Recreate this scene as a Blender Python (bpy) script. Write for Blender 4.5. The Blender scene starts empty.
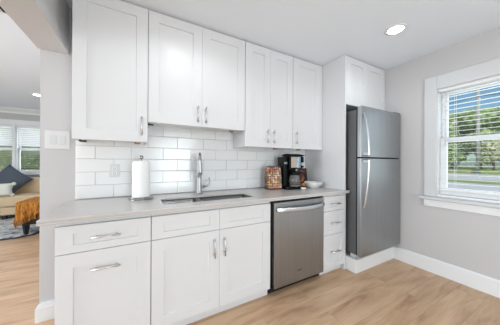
import bpy, bmesh, math, random
from mathutils import Vector, Matrix, noise
random.seed(7)
S = bpy.context.scene
COL = S.collection
PI = math.pi

# ------------------------------------------------------------------ camera
F_PX = 202.913
yaw, pitch, roll = 0.502445, -0.000279, 0.004601
fw = Vector((math.sin(yaw)*math.cos(pitch), math.cos(yaw)*math.cos(pitch), math.sin(pitch)))
rt = Vector((math.cos(yaw), -math.sin(yaw), 0)); up = rt.cross(fw)
r2 = rt*math.cos(roll) + up*math.sin(roll); u2 = up*math.cos(roll) - rt*math.sin(roll)
cam = bpy.data.objects.new('camera', bpy.data.cameras.new('camera')); COL.objects.link(cam)
cam.matrix_world = Matrix(((r2.x, u2.x, -fw.x, 0), (r2.y, u2.y, -fw.y, 0), (r2.z, u2.z, -fw.z, 1.21), (0, 0, 0, 1)))
cam.data.sensor_width = 36; cam.data.lens = 36*F_PX/500; cam.data.clip_start = .05; cam.data.clip_end = 600
S.camera = cam

# ------------------------------------------------------------------ world, sun, lights, exposure
W = bpy.data.worlds.new('world'); S.world = W; W.use_nodes = True
wn = W.node_tree
sky = wn.nodes.new('ShaderNodeTexSky'); sky.sky_type = 'NISHITA'; sky.sun_disc = False
sky.sun_elevation = math.radians(50); sky.sun_rotation = math.radians(200); sky.ozone_density = .7
tint = wn.nodes.new('ShaderNodeMix'); tint.data_type = 'RGBA'; tint.blend_type = 'MULTIPLY'; tint.inputs[0].default_value = 1; tint.inputs[7].default_value = (.72, 1.0, 1.05, 1)
wn.links.new(sky.outputs[0], tint.inputs[6]); wn.links.new(tint.outputs[2], wn.nodes['Background'].inputs[0]); wn.nodes['Background'].inputs[1].default_value = .085

def light(name, kind, loc, energy, color=(1, 1, 1), size=None, size_y=None, aim=None, spread=None):
    d = bpy.data.lights.new(name, kind); d.energy = energy; d.color = color
    if kind == 'AREA':
        d.shape = 'RECTANGLE' if size_y else 'DISK'; d.size = size
        if size_y: d.size_y = size_y
        if spread: d.spread = spread
    elif kind == 'SUN': d.angle = .02
    elif size: d.shadow_soft_size = size
    o = bpy.data.objects.new(name, d); COL.objects.link(o); o.location = loc
    if aim: o.rotation_euler = (Vector(aim)).to_track_quat('-Z', 'Y').to_euler()
    return o
light('sun', 'SUN', (0, -20, 30), 2.6, (1, .97, .92), aim=(.85, .45, -1))
# daylight of the glazed opening in the rear wall behind the camera and of the visible windows, plus two added fills
light('daylight_rear_door', 'AREA', (1.0, -2.5, 1.15), 50, (.85, .945, 1), 1.1, 1.7, aim=(0, 1, 0))
light('daylight_rear_window', 'AREA', (-1.9, -2.5, 1.35), 31, (.85, .945, 1), 2.6, 1.6, aim=(.2, 1, 0))  # added wide soft fill from behind the camera, no known window
light('daylight_right_window', 'AREA', (3.12, .53, 1.45), 4, (.86, .95, 1), .84, 1.1, aim=(-1, 0, 0))
light('daylight_living_window', 'AREA', (-2.54, 7.15, 1.5), 22, (.86, .945, 1), 2.2, 1.15, aim=(0, -1, 0))
light('daylight_living_side', 'AREA', (-4.3, 1.6, 1.5), 112, (.86, .94, 1), 3.0, 1.7, aim=(1, 0, 0))  # added fill from the left, brightens the end panel and ceiling
VS = S.view_settings
VS.view_transform = 'Standard'; VS.look = 'None'; VS.gamma = 1; VS.use_curve_mapping = False; VS.exposure = 0.45

# ------------------------------------------------------------------ materials
def srgb(r, g, b):
    f = lambda c: (c/255)/12.92 if c <= 10.3 else (((c/255)+.055)/1.055)**2.4
    return (f(r), f(g), f(b), 1)
def mat(name, col, rough=.5, metal=0, bump=None, var=None, **kw):
    m = bpy.data.materials.new(name); m.use_nodes = True; nt = m.node_tree; b = nt.nodes['Principled BSDF']
    b.inputs['Base Color'].default_value = col; b.inputs['Roughness'].default_value = rough; b.inputs['Metallic'].default_value = metal
    for k, v in kw.items(): b.inputs[k.replace('_', ' ')].default_value = v
    tc = nt.nodes.new('ShaderNodeTexCoord')
    if bump:
        n = nt.nodes.new('ShaderNodeTexNoise'); n.inputs['Scale'].default_value = bump[0]; n.inputs['Detail'].default_value = 3
        nt.links.new(tc.outputs['Object'], n.inputs['Vector'])
        bp = nt.nodes.new('ShaderNodeBump'); bp.inputs['Strength'].default_value = bump[1]; bp.inputs['Distance'].default_value = bump[2] if len(bump) > 2 else .01
        nt.links.new(n.outputs['Fac'], bp.inputs['Height']); nt.links.new(bp.outputs[0], b.inputs['Normal'])
    if var:     # (scale, second colour, lo, hi, stretch)
        n = nt.nodes.new('ShaderNodeTexNoise'); n.inputs['Scale'].default_value = var[0]; n.inputs['Detail'].default_value = 4
        mp = nt.nodes.new('ShaderNodeMapping'); mp.inputs['Scale'].default_value = var[4] if len(var) > 4 else (1, 1, 1)
        nt.links.new(tc.outputs['Object'], mp.inputs['Vector']); nt.links.new(mp.outputs[0], n.inputs['Vector'])
        r = nt.nodes.new('ShaderNodeValToRGB'); r.color_ramp.elements[0].position = var[2]; r.color_ramp.elements[1].position = var[3]
        r.color_ramp.elements[0].color = col; r.color_ramp.elements[1].color = var[1]
        nt.links.new(n.outputs['Fac'], r.inputs[0]); nt.links.new(r.outputs[0], b.inputs['Base Color'])
    return m
M = {}
M['cabinet'] = mat('white_lacquer', srgb(220, 220, 221), .27, Specular_IOR_Level=.22)
M['wall'] = mat('pale_grey_wall_paint', srgb(196, 194, 194), .75, bump=(180, .05, .002))
M['ceiling'] = mat('white_ceiling_paint', srgb(234, 240, 247), .85, bump=(120, .05, .002))
M['trim'] = mat('white_trim_paint', srgb(230, 231, 232), .4)
M['casing'] = mat('window_casing_paint', srgb(203, 204, 205), .45)  # white trim with the backlit shade of the casing put into its colour
M['tile'] = mat('glossy_white_tile', srgb(233, 233, 232), .16, bump=(7, .3, .004))
M['grout'] = mat('grey_grout', srgb(192, 192, 192), .9)
M['quartz'] = mat('speckled_quartz', srgb(193, 187, 184), .22, var=(160, srgb(203, 198, 195), .35, .6))
M['steel'] = mat('brushed_steel', (.325, .337, .348, 1), .42, 1, var=(1.5, (.375, .387, .398, 1), .3, .7, (90, 90, .5)), Anisotropic=.5)
M['steel_dark'] = mat('fridge_side_grey', srgb(104, 105, 107), .5, .2)
M['chrome'] = mat('polished_nickel', (.42, .41, .41, 1), .16, 1)
M['nickel'] = mat('satin_nickel', (.68, .68, .69, 1), .34, 1)
M['faucet'] = mat('brushed_nickel_faucet', (.42, .42, .42, 1), .36, 1)
M['sink'] = mat('sink_steel', (.24, .24, .24, 1), .33, 1)
M['black'] = mat('black_plastic', srgb(7, 7, 8), .4, Specular_IOR_Level=.2)
M['gasket'] = mat('black_rubber', srgb(8, 8, 9), .8)
M['plate'] = mat('white_plastic', srgb(212, 212, 210), .35)
M['paper'] = mat('paper_towel', srgb(240, 239, 237), .95, bump=(220, .3, .003))
M['glass'] = mat('window_glass', (1, 1, 1, 1), 0, 0, Alpha=.02)
M['copper'] = mat('copper_clip', srgb(150, 92, 60), .35, .8)
M['clip'] = mat('dark_clip', srgb(60, 42, 34), .5)
M['blind'] = mat('white_blind_slat', srgb(232, 232, 232), .4)
M['sheer_blind'] = mat('thin_blind_slat', srgb(238, 238, 238), .6)
nt_ = M['sheer_blind'].node_tree; tr_ = nt_.nodes.new('ShaderNodeBsdfTranslucent'); tr_.inputs[0].default_value = (.85, .85, .85, 1)
mx_ = nt_.nodes.new('ShaderNodeMixShader'); mx_.inputs[0].default_value = .45
nt_.links.new(nt_.nodes['Principled BSDF'].outputs[0], mx_.inputs[1]); nt_.links.new(tr_.outputs[0], mx_.inputs[2]); nt_.links.new(mx_.outputs[0], nt_.nodes['Material Output'].inputs[0])
M['bowl'] = mat('white_ceramic', srgb(238, 237, 235), .15)
M['sofa'] = mat('beige_sofa_fabric', srgb(216, 192, 158), .95, bump=(60, .3, .005))
M['blue_cushion'] = mat('slate_blue_fabric', srgb(84, 92, 104), .95, bump=(40, .4, .006))
M['white_cushion'] = mat('cream_fabric', srgb(222, 222, 212), .95, bump=(40, .4, .006))
M['throw'] = mat('rust_throw', srgb(188, 124, 48), .95, var=(14, srgb(108, 64, 26), .42, .66, (5, 5, .8)))
M['black_wood'] = mat('black_stained_wood', srgb(24, 25, 30), .5)
M['wood'] = mat('natural_wood', srgb(176, 138, 100), .5, var=(6, srgb(140, 104, 72), .4, .7, (1, 8, 8)))
M['bark'] = mat('bark', srgb(104, 92, 78), .95, bump=(9, .5, .05))
M['pole'] = mat('weathered_pole', srgb(168, 166, 160), .9)
M['road'] = mat('pale_asphalt', srgb(176, 176, 176), .9, var=(.8, srgb(196, 196, 194), .3, .7))
M['grass'] = mat('lawn', srgb(120, 142, 74), .95, var=(.5, srgb(150, 152, 100), .4, .65))
M['leaf_c0'] = None
M['led'] = mat('lamp_lens', (1, 1, 1, 1), .5, Emission_Color=(1, .98, .95, 1), Emission_Strength=15.0)

def leaf_mat(name, a, b, c):
    m = mat(name, a, .8); nt = m.node_tree; bs = nt.nodes['Principled BSDF']
    n = nt.nodes.new('ShaderNodeTexNoise'); n.inputs['Scale'].default_value = 1.1; n.inputs['Detail'].default_value = 6
    tc = nt.nodes.new('ShaderNodeTexCoord'); nt.links.new(tc.outputs['Object'], n.inputs['Vector'])
    r = nt.nodes.new('ShaderNodeValToRGB'); r.color_ramp.elements[0].position = .36; r.color_ramp.elements[1].position = .66
    r.color_ramp.elements[0].color = a; r.color_ramp.elements[1].color = c
    e = r.color_ramp.elements.new(.5); e.color = b
    nt.links.new(n.outputs['Fac'], r.inputs[0]); nt.links.new(r.outputs[0], bs.inputs['Base Color'])
    return m
M['leaf_a'] = leaf_mat('broad_leaves', srgb(92, 112, 70), srgb(134, 156, 96), srgb(176, 190, 130))
M['leaf_b'] = leaf_mat('dark_leaves', srgb(70, 92, 62), srgb(108, 132, 82), srgb(146, 166, 114))
M['leaf_c'] = leaf_mat('dry_leaves', srgb(130, 140, 96), srgb(188, 192, 146), srgb(214, 210, 176))

def floor_material():
    m = bpy.data.materials.new('oak_planks'); m.use_nodes = True; nt = m.node_tree; b = nt.nodes['Principled BSDF']; L = nt.links.new
    tc = nt.nodes.new('ShaderNodeTexCoord')
    br = nt.nodes.new('ShaderNodeTexBrick'); br.offset = .37; br.inputs['Scale'].default_value = 1
    br.inputs['Brick Width'].default_value = 1.35; br.inputs['Row Height'].default_value = .19
    br.inputs['Mortar Size'].default_value = .0012; br.inputs['Mortar Smooth'].default_value = .3; br.inputs['Bias'].default_value = 0
    br.inputs['Color1'].default_value = (0, 0, 0, 1); br.inputs['Color2'].default_value = (1, 1, 1, 1); br.inputs['Mortar'].default_value = (.5, .5, .5, 1)
    L(tc.outputs['Object'], br.inputs['Vector'])
    mp = nt.nodes.new('ShaderNodeMapping'); mp.inputs['Scale'].default_value = (1.1, 7, 1)
    ad = nt.nodes.new('ShaderNodeVectorMath'); ad.operation = 'MULTIPLY_ADD'; ad.inputs[1].default_value = (7, 13, 5)
    L(br.outputs['Color'], ad.inputs[0]); L(tc.outputs['Object'], ad.inputs[2]); L(ad.outputs[0], mp.inputs['Vector'])
    n1 = nt.nodes.new('ShaderNodeTexNoise'); n1.inputs['Scale'].default_value = 1.3; n1.inputs['Detail'].default_value = 7; n1.inputs['Roughness'].default_value = .62; n1.inputs['Distortion'].default_value = .7
    L(mp.outputs[0], n1.inputs['Vector'])
    r1 = nt.nodes.new('ShaderNodeValToRGB'); e = r1.color_ramp.elements
    e[0].position = .30; e[0].color = srgb(172, 134, 102); e[1].position = .62; e[1].color = srgb(217, 184, 151)
    x = e.new(.44); x.color = srgb(199, 163, 130)
    L(n1.outputs['Fac'], r1.inputs[0])
    n2 = nt.nodes.new('ShaderNodeTexNoise'); n2.inputs['Scale'].default_value = 5; n2.inputs['Detail'].default_value = 5
    mp2 = nt.nodes.new('ShaderNodeMapping'); mp2.inputs['Scale'].default_value = (1, 22, 1); L(ad.outputs[0], mp2.inputs['Vector']); L(mp2.outputs[0], n2.inputs['Vector'])
    mx = nt.nodes.new('ShaderNodeMix'); mx.data_type = 'RGBA'; mx.blend_type = 'MULTIPLY'; mx.inputs[0].default_value = .35
    r2_ = nt.nodes.new('ShaderNodeValToRGB'); r2_.color_ramp.elements[0].color = (.70, .66, .62, 1); r2_.color_ramp.elements[0].position = .3; r2_.color_ramp.elements[1].position = .65
    L(n2.outputs['Fac'], r2_.inputs[0]); L(r1.outputs[0], mx.inputs[6]); L(r2_.outputs[0], mx.inputs[7])
    mx2 = nt.nodes.new('ShaderNodeMix'); mx2.data_type = 'RGBA'; mx2.blend_type = 'MULTIPLY'; mx2.inputs[7].default_value = (.90, .885, .87, 1)
    L(br.outputs['Color'], mx2.inputs[0]); L(mx.outputs[2], mx2.inputs[6])
    mx3 = nt.nodes.new('ShaderNodeMix'); mx3.data_type = 'RGBA'; mx3.inputs[7].default_value = srgb(130, 100, 76)
    ms = nt.nodes.new('ShaderNodeMath'); ms.operation = 'MULTIPLY'; ms.inputs[1].default_value = .6
    L(br.outputs['Fac'], ms.inputs[0]); L(ms.outputs[0], mx3.inputs[0]); L(mx2.outputs[2], mx3.inputs[6])
    L(mx3.outputs[2], b.inputs['Base Color']); b.inputs['Roughness'].default_value = .42
    return m
M['floor'] = floor_material()

def rug_material():
    m = mat('blue_grey_rug', srgb(170, 176, 182), .95); nt = m.node_tree; b = nt.nodes['Principled BSDF']; L = nt.links.new
    tc = nt.nodes.new('ShaderNodeTexCoord'); n = nt.nodes.new('ShaderNodeTexNoise'); n.inputs['Scale'].default_value = 9; n.inputs['Detail'].default_value = 5; n.inputs['Roughness'].default_value = .75
    L(tc.outputs['Object'], n.inputs['Vector']); r = nt.nodes.new('ShaderNodeValToRGB'); e = r.color_ramp.elements
    e[0].position = .36; e[0].color = srgb(70, 84, 100); e[1].position = .52; e[1].color = srgb(222, 224, 224)
    L(n.outputs['Fac'], r.inputs[0]); L(r.outputs[0], b.inputs['Base Color']); return m
M['rug'] = rug_material()
def print_material():
    m = mat('flower_print', srgb(200, 150, 110), .8); nt = m.node_tree; b = nt.nodes['Principled BSDF']; L = nt.links.new
    tc = nt.nodes.new('ShaderNodeTexCoord'); v = nt.nodes.new('ShaderNodeTexVoronoi'); v.inputs['Scale'].default_value = 38; v.inputs['Randomness'].default_value = .3
    L(tc.outputs['Object'], v.inputs['Vector'])
    sp = nt.nodes.new('ShaderNodeSeparateColor'); L(v.outputs['Color'], sp.inputs[0])
    r = nt.nodes.new('ShaderNodeValToRGB'); r.color_ramp.interpolation = 'CONSTANT'; e = r.color_ramp.elements
    cs = [(206, 160, 84), (206, 184, 172), (186, 92, 78), (112, 132, 96), (214, 192, 160), (196, 138, 124), (188, 146, 96)]
    e[0].color = srgb(*cs[0]); e[0].position = 0; e[1].position = .15; e[1].color = srgb(*cs[1])
    for k in range(2, 7): x = e.new(k*.145); x.color = srgb(*cs[k])
    L(sp.outputs[0], r.inputs[0])
    r3 = nt.nodes.new('ShaderNodeValToRGB'); r3.color_ramp.elements[0].position = .44; r3.color_ramp.elements[1].position = .56
    L(v.outputs['Distance'], r3.inputs[0])
    mx = nt.nodes.new('ShaderNodeMix'); mx.data_type = 'RGBA'; L(r3.outputs[0], mx.inputs[0]); L(r.outputs[0], mx.inputs[6]); mx.inputs[7].default_value = srgb(90, 70, 64)
    L(mx.outputs[2], b.inputs['Base Color']); return m
M['print'] = print_material()

# ------------------------------------------------------------------ helpers
def obj(name, bm, m, parent=None, smooth=False, bevel=0, seg=2):
    me = bpy.data.meshes.new(name)
    bmesh.ops.recalc_face_normals(bm, faces=bm.faces)
    bm.to_mesh(me); bm.free(); me.materials.append(M[m] if isinstance(m, str) else m)
    if smooth:
        for p in me.polygons: p.use_smooth = True
    o = bpy.data.objects.new(name, me); COL.objects.link(o); o.parent = parent
    if bevel:
        b = o.modifiers.new('bevel', 'BEVEL'); b.width = bevel; b.segments = seg; b.limit_method = 'ANGLE'; b.angle_limit = .6
        for p in me.polygons: p.use_smooth = True
        wn_ = o.modifiers.new('wn', 'WEIGHTED_NORMAL'); wn_.keep_sharp = False
    return o
def thing(name, label, cat, loc=(0, 0, 0), group=None):
    o = bpy.data.objects.new(name, None); COL.objects.link(o); o.empty_display_size = .1; o.location = loc
    o['label'] = label; o['category'] = cat
    if group: o['group'] = group
    return o
def tag(o, label, cat, group=None, kind=None):
    o['label'] = label; o['category'] = cat
    if group: o['group'] = group
    if kind: o['kind'] = kind
    return o
def struct(o): o['kind'] = 'structure'; return o
def box(bm, x0, x1, y0, y1, z0, z1):
    vs = [bm.verts.new(p) for p in ((x0, y0, z0), (x1, y0, z0), (x1, y1, z0), (x0, y1, z0), (x0, y0, z1), (x1, y0, z1), (x1, y1, z1), (x0, y1, z1))]
    for f in ((0, 3, 2, 1), (4, 5, 6, 7), (0, 1, 5, 4), (1, 2, 6, 5), (2, 3, 7, 6), (3, 0, 4, 7)): bm.faces.new([vs[i] for i in f])
    return vs
def B(*boxes):
    bm = bmesh.new()
    for b in boxes: box(bm, *b)
    return bm
def tube(bm, pts, r, n=10, cap=True, flat=None):
    pts = [Vector(p) for p in pts]; rs = r if isinstance(r, (list, tuple)) else [r]*len(pts); rings = []
    ref = None
    for i, p in enumerate(pts):
        d = (pts[min(i+1, len(pts)-1)] - pts[max(i-1, 0)]).normalized()
        if ref is None: ref = Vector((0, 0, 1)) if abs(d.z) < .9 else Vector((1, 0, 0))
        a = d.cross(ref).normalized(); b = a.cross(d).normalized(); ref = b
        k = flat or 1
        rings.append([bm.verts.new(p + (a*math.cos(t)*rs[i]*k + b*math.sin(t)*rs[i])) for t in [2*PI*j/n for j in range(n)]])
    for i in range(len(rings)-1):
        for j in range(n): bm.faces.new((rings[i][j], rings[i][(j+1) % n], rings[i+1][(j+1) % n], rings[i+1][j]))
    if cap: bm.faces.new(rings[0][::-1]); bm.faces.new(rings[-1])
    return bm
def lathe(bm, prof, c, n=32, a0=0):
    rings = []
    for r, z in prof:
        rings.append([bm.verts.new((c[0]+r*math.cos(2*PI*j/n+a0), c[1]+r*math.sin(2*PI*j/n+a0), c[2]+z)) for j in range(n)] if r > 1e-5 else [bm.verts.new((c[0], c[1], c[2]+z))])
    for a, b in zip(rings, rings[1:]):
        for j in range(n):
            q = [a[j % len(a)], a[(j+1) % len(a)], b[(j+1) % len(b)], b[j % len(b)]]
            q = list(dict.fromkeys(q))
            if len(q) > 2: bm.faces.new(q)
    return bm
def prism(bm, pts, ax, lo, hi):
    """polygon pts (two coordinates) pushed along axis ax"""
    def P(p, t):
        q = list(p); q.insert(ax, t); return q
    a = [bm.verts.new(P(p, lo)) for p in pts]; b = [bm.verts.new(P(p, hi)) for p in pts]; n = len(pts)
    bm.faces.new(a); bm.faces.new(b[::-1])
    for i in range(n): bm.faces.new((a[i], a[(i+1) % n], b[(i+1) % n], b[i]))
    return bm
def shaker(x0, x1, z0, z1, y, stile, rail=None, t=.02, dep=.009):
    rail = rail or stile; bm = bmesh.new(); g = .0007
    x0 += g; x1 -= g; z0 += g; z1 -= g
    def ring(dx, dz, yy): return [bm.verts.new(p) for p in ((x0+dx, yy, z0+dz), (x1-dx, yy, z0+dz), (x1-dx, yy, z1-dz), (x0+dx, yy, z1-dz))]
    R = [ring(0, 0, y+t), ring(0, 0, y+.0015), ring(.0015, .0015, y), ring(stile, rail, y), ring(stile+.002, rail+.002, y+dep)]
    bm.faces.new(R[0][::-1])
    for a, b in zip(R, R[1:]):
        for i in range(4): bm.faces.new((a[i], a[(i+1) % 4], b[(i+1) % 4], b[i]))
    bm.faces.new(R[-1]); return bm
def pull(parent, c, length, axis, y):
    """bar pull: bar in front of the face y with two posts"""
    bm = bmesh.new(); d = Vector((1, 0, 0)) if axis == 'x' else Vector((0, 0, 1)); c = Vector((c[0], y-.03, c[1]))
    tube(bm, [c-d*length/2, c+d*length/2], .006, 10)
    for s in (-1, 1):
        p = c+d*s*(length/2-.022); tube(bm, [p, p+Vector((0, .03, 0))], .0045, 8)
    return obj('handle', bm, 'nickel', parent, smooth=True)

XR, YB, YF, YU, ZC = 2.865, 2.13, 1.50, 1.82, 2.446
XL, YW, YR = -4.5, 6.8, -2.6       # living room left wall, far wall, wall behind the camera

# ------------------------------------------------------------------ setting
struct(obj('floor', B((XL-.14, XR+.14, YR-.14, YW+.14, -.12, 0)), 'floor'))
struct(obj('ceiling', B((XL-.14, XR+.14, YR-.14, YW+.14, ZC, ZC+.12)), 'ceiling'))
struct(obj('wall_back', B((-.660, XR, YB, YB+.13, 0, ZC)), 'wall'))
struct(obj('wall_partition', B((-.660, -.54, YB+.13, YW, 0, ZC)), 'wall'))
WY0, WY1, WZ0, WZ1 = .10, .964, .85, 2.02
struct(obj('wall_right', B((XR, XR+.14, YR, WY0, 0, ZC), (XR, XR+.14, WY1, YW, 0, ZC), (XR, XR+.14, WY0, WY1, 0, WZ0), (XR, XR+.14, WY0, WY1, WZ1, ZC)), 'wall'))
struct(obj('wall_rear', B((XL, XR, YR-.14, YR, 0, ZC)), 'wall'))
struct(obj('wall_left', B((XL-.14, XL, YR, YW, 0, ZC)), 'wall'))
LW = [(-3.58, -2.553), (-2.522, -1.50)]
LZ0, LZ1 = .93, 2.07
struct(obj('wall_far', B((XL, LW[0][0], YW, YW+.14, 0, ZC), (LW[0][1], LW[1][0], YW, YW+.14, LZ0, LZ1), (LW[1][1], -.54, YW, YW+.14, 0, ZC),
                         (LW[0][0], LW[1][1], YW, YW+.14, 0, LZ0), (LW[0][0], LW[1][1], YW, YW+.14, LZ1, ZC)), 'wall'))
struct(obj('wall_header', B((-.675, -.49, YR, YB, 2.068, ZC)), 'wall', bevel=.004))
struct(obj('trim_1', prism(bmesh.new(), [(YW, ZC), (YW-.10, ZC), (YW-.10, ZC-.02), (YW-.03, ZC-.08), (YW-.02, ZC-.12), (YW, ZC-.12)], 0, XL, -.67), 'trim'))
# baseboards
def base_prof(y, s=-1, h=.155): return [(y, 0), (y+s*.016, 0), (y+s*.016, h-.014), (y+s*.009, h), (y, h)]
def shoe_box(b): return b
bm = prism(bmesh.new(), [(XR, 0), (XR-.017, 0), (XR-.017, .141), (XR-.010, .155), (XR, .155)], 1, YR, 1.375)
struct(obj('baseboard_right', bm, 'trim'))
bm = B((-.673, -.405, YB-.036, YB-.0005, 0, .105), (-.673, -.661, YB-.0005, YB+.15, 0, .105))
prism(bm, [(-.673, .105), (-.405, .105), (-.405, .132), (-.650, .132)], 1, YB-.030, YB-.0005)
struct(obj('baseboard_left', bm, 'trim'))
struct(obj('baseboard_far', B((XL, -.67, YW-.016, YW, 0, .14)), 'trim'))
# raised platform below the fridge
struct(obj('trim_2', B((2.077, XR-.001, 1.375, YB, 0, .15)), 'trim', bevel=.006))

# tiled backsplash: every tile bevelled, on a grout bed
bm = B((-.447, 2.05, YB-.005, YB-.0005, .901, 1.60)); gro = struct(obj('backsplash', bm, 'grout'))
tag(gro, 'white glossy subway tile backsplash above the worktop', 'backsplash'); gro['kind'] = 'structure'
bm = bmesh.new(); TW, TH, G = .2625, .110, .0022
for r in range(7):
    z0 = .904+r*TH; z1 = min(z0+TH, 1.60)
    off = -.187 if r % 2 == 0 else -.318
    k = -2
    while off+k*TW < 2.05:
        a, b = max(off+k*TW, -.447), min(off+(k+1)*TW, 2.05); k += 1
        if b-a < .015: continue
        ty, tz = random.uniform(-.0006, .0006), random.uniform(-.0006, .0006)
        y0 = YB-.0125; xa, xb, za, zb = a+G/2, b-G/2, z0+G/2, z1-G/2; c = .003
        o4 = [bm.verts.new(p) for p in ((xa, YB-.004, za), (xb, YB-.004, za), (xb, YB-.004, zb), (xa, YB-.004, zb))]
        m4 = [bm.verts.new((p[0], y0+.0025, p[1])) for p in ((xa, za), (xb, za), (xb, zb), (xa, zb))]
        i4 = [bm.verts.new((p[0], y0+p[2], p[1])) for p in ((xa+c, za+c, ty+tz), (xb-c, za+c, -ty+tz), (xb-c, zb-c, -ty-tz), (xa+c, zb-c, ty-tz))]
        for p, q in ((o4, m4), (m4, i4)):
            for i in range(4): bm.faces.new((p[i], p[(i+1) % 4], q[(i+1) % 4], q[i]))
        bm.faces.new(i4)
obj('tiles', bm, 'tile', gro)

# ------------------------------------------------------------------ windows
def sash(parent, name, ax, lo, hi, z0, z1, p0, p1, st=.045, bot=.05, top=.045):
    """a sash frame; ax 1: the sash lies in Y-Z at X p0..p1; ax 0: in X-Z at Y p0..p1"""
    def bx(a, b, c, d): return (p0, p1, a, b, c, d) if ax == 1 else (a, b, p0, p1, c, d)
    f = obj(name, B(bx(lo, lo+st, z0, z1), bx(hi-st, hi, z0, z1), bx(lo+st, hi-st, z0, z0+bot), bx(lo+st, hi-st, z1-top, z1)), 'trim', parent, bevel=.003)
    m = (p0+p1)/2
    q = (m-.002, m+.002, lo+st, hi-st, z0+bot, z1-top) if ax == 1 else (lo+st, hi-st, m-.002, m+.002, z0+bot, z1-top)
    obj('glass_pane', B(q), 'glass', f)
    return f
w = thing('window_1', 'white double-hung window in the right-hand grey wall', 'window', (XR, (WY0+WY1)/2, WZ0)); w['kind'] = 'structure'; w.location = (0, 0, 0)
obj('window_frame', B((XR+.002, XR+.139, WY0, WY0+.008, WZ0, WZ1), (XR+.002, XR+.139, WY1-.008, WY1, WZ0, WZ1), (XR+.002, XR+.139, WY0+.008, WY1-.008, WZ1-.008, WZ1), (XR+.002, XR+.139, WY0+.008, WY1-.008, WZ0, WZ0+.02)), 'trim', w)
sash(w, 'upper_sash', 1, WY0+.009, WY1-.009, 1.44, WZ1-.009, XR+.095, XR+.13, st=.05, top=.055)
sash(w, 'lower_sash', 1, WY0+.009, WY1-.009, WZ0+.021, 1.485, XR+.058, XR+.093, st=.056, bot=.075)
obj('window_casing', B((XR-.02, XR-.0005, WY1-.004, 1.07, .845, 2.165), (XR-.02, XR-.0005, WY0-.106, WY0+.004, .845, 2.165), (XR-.02, XR-.0005, WY0+.004, WY1-.004, WZ1-.004, 2.165)), 'casing', w, bevel=.005)
obj('window_sill', B((XR-.055, XR-.0005, WY0-.15, 1.115, .808, .844)), 'casing', w, bevel=.007)
obj('window_apron', B((XR-.02, XR-.0005, WY0-.106, 1.07, .733, .807)), 'trim', w, bevel=.003)

bl = thing('window_blind', 'white slatted venetian blind lowered and open in the right-hand window', 'window blind')
Y0, Y1 = WY0+.010, WY1-.010
obj('headrail', B((XR+.004, XR+.056, Y0, Y1, WZ1-.036, WZ1-.0085)), 'blind', bl, bevel=.003)
bm = bmesh.new(); z = WZ1-.058; nsl = 0
while z > .955:
    # slightly crowned slat, tilted down towards the room
    xs = [XR+.012, XR+.031, XR+.050]; zs = [z-.0005, z+.001, z+.0005]
    top = [[bm.verts.new((xs[i], yy, zs[i]+.0008)) for i in range(3)] for yy in (Y0+.003, Y1-.003)]
    bot = [[bm.verts.new((xs[i], yy, zs[i]-.0008)) for i in range(3)] for yy in (Y0+.003, Y1-.003)]
    for i in range(2):
        bm.faces.new((top[0][i], top[0][i+1], top[1][i+1], top[1][i])); bm.faces.new((bot[0][i], bot[1][i], bot[1][i+1], bot[0][i+1]))
    for i, j in ((0, 0), (2, 2)): bm.faces.new((top[0][i], top[1][i], bot[1][i], bot[0][i]))
    for k in (0, 1): bm.faces.new((top[k][0], top[k][1], top[k][2], bot[k][2], bot[k][1], bot[k][0]))
    z -= .046; nsl += 1
obj('slats', bm, 'blind', bl)
obj('bottom_rail', B((XR+.008, XR+.054, Y0+.003, Y1-.003, .918, .936)), 'blind', bl, bevel=.003)
for yy in (Y1-.13, Y0+.13):
    bm = bmesh.new()
    for xx in (XR+.007, XR+.055): tube(bm, [(xx, yy, .93), (xx, yy, WZ1-.06)], .0011, 5)
    obj('ladder_cord', bm, 'blind', bl)
obj('tilt_wand', tube(bmesh.new(), [(XR+.001, Y1-.06, WZ1-.05), (XR-.002, Y1-.06, 1.40)], .004, 8), 'plate', bl, smooth=True)

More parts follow.
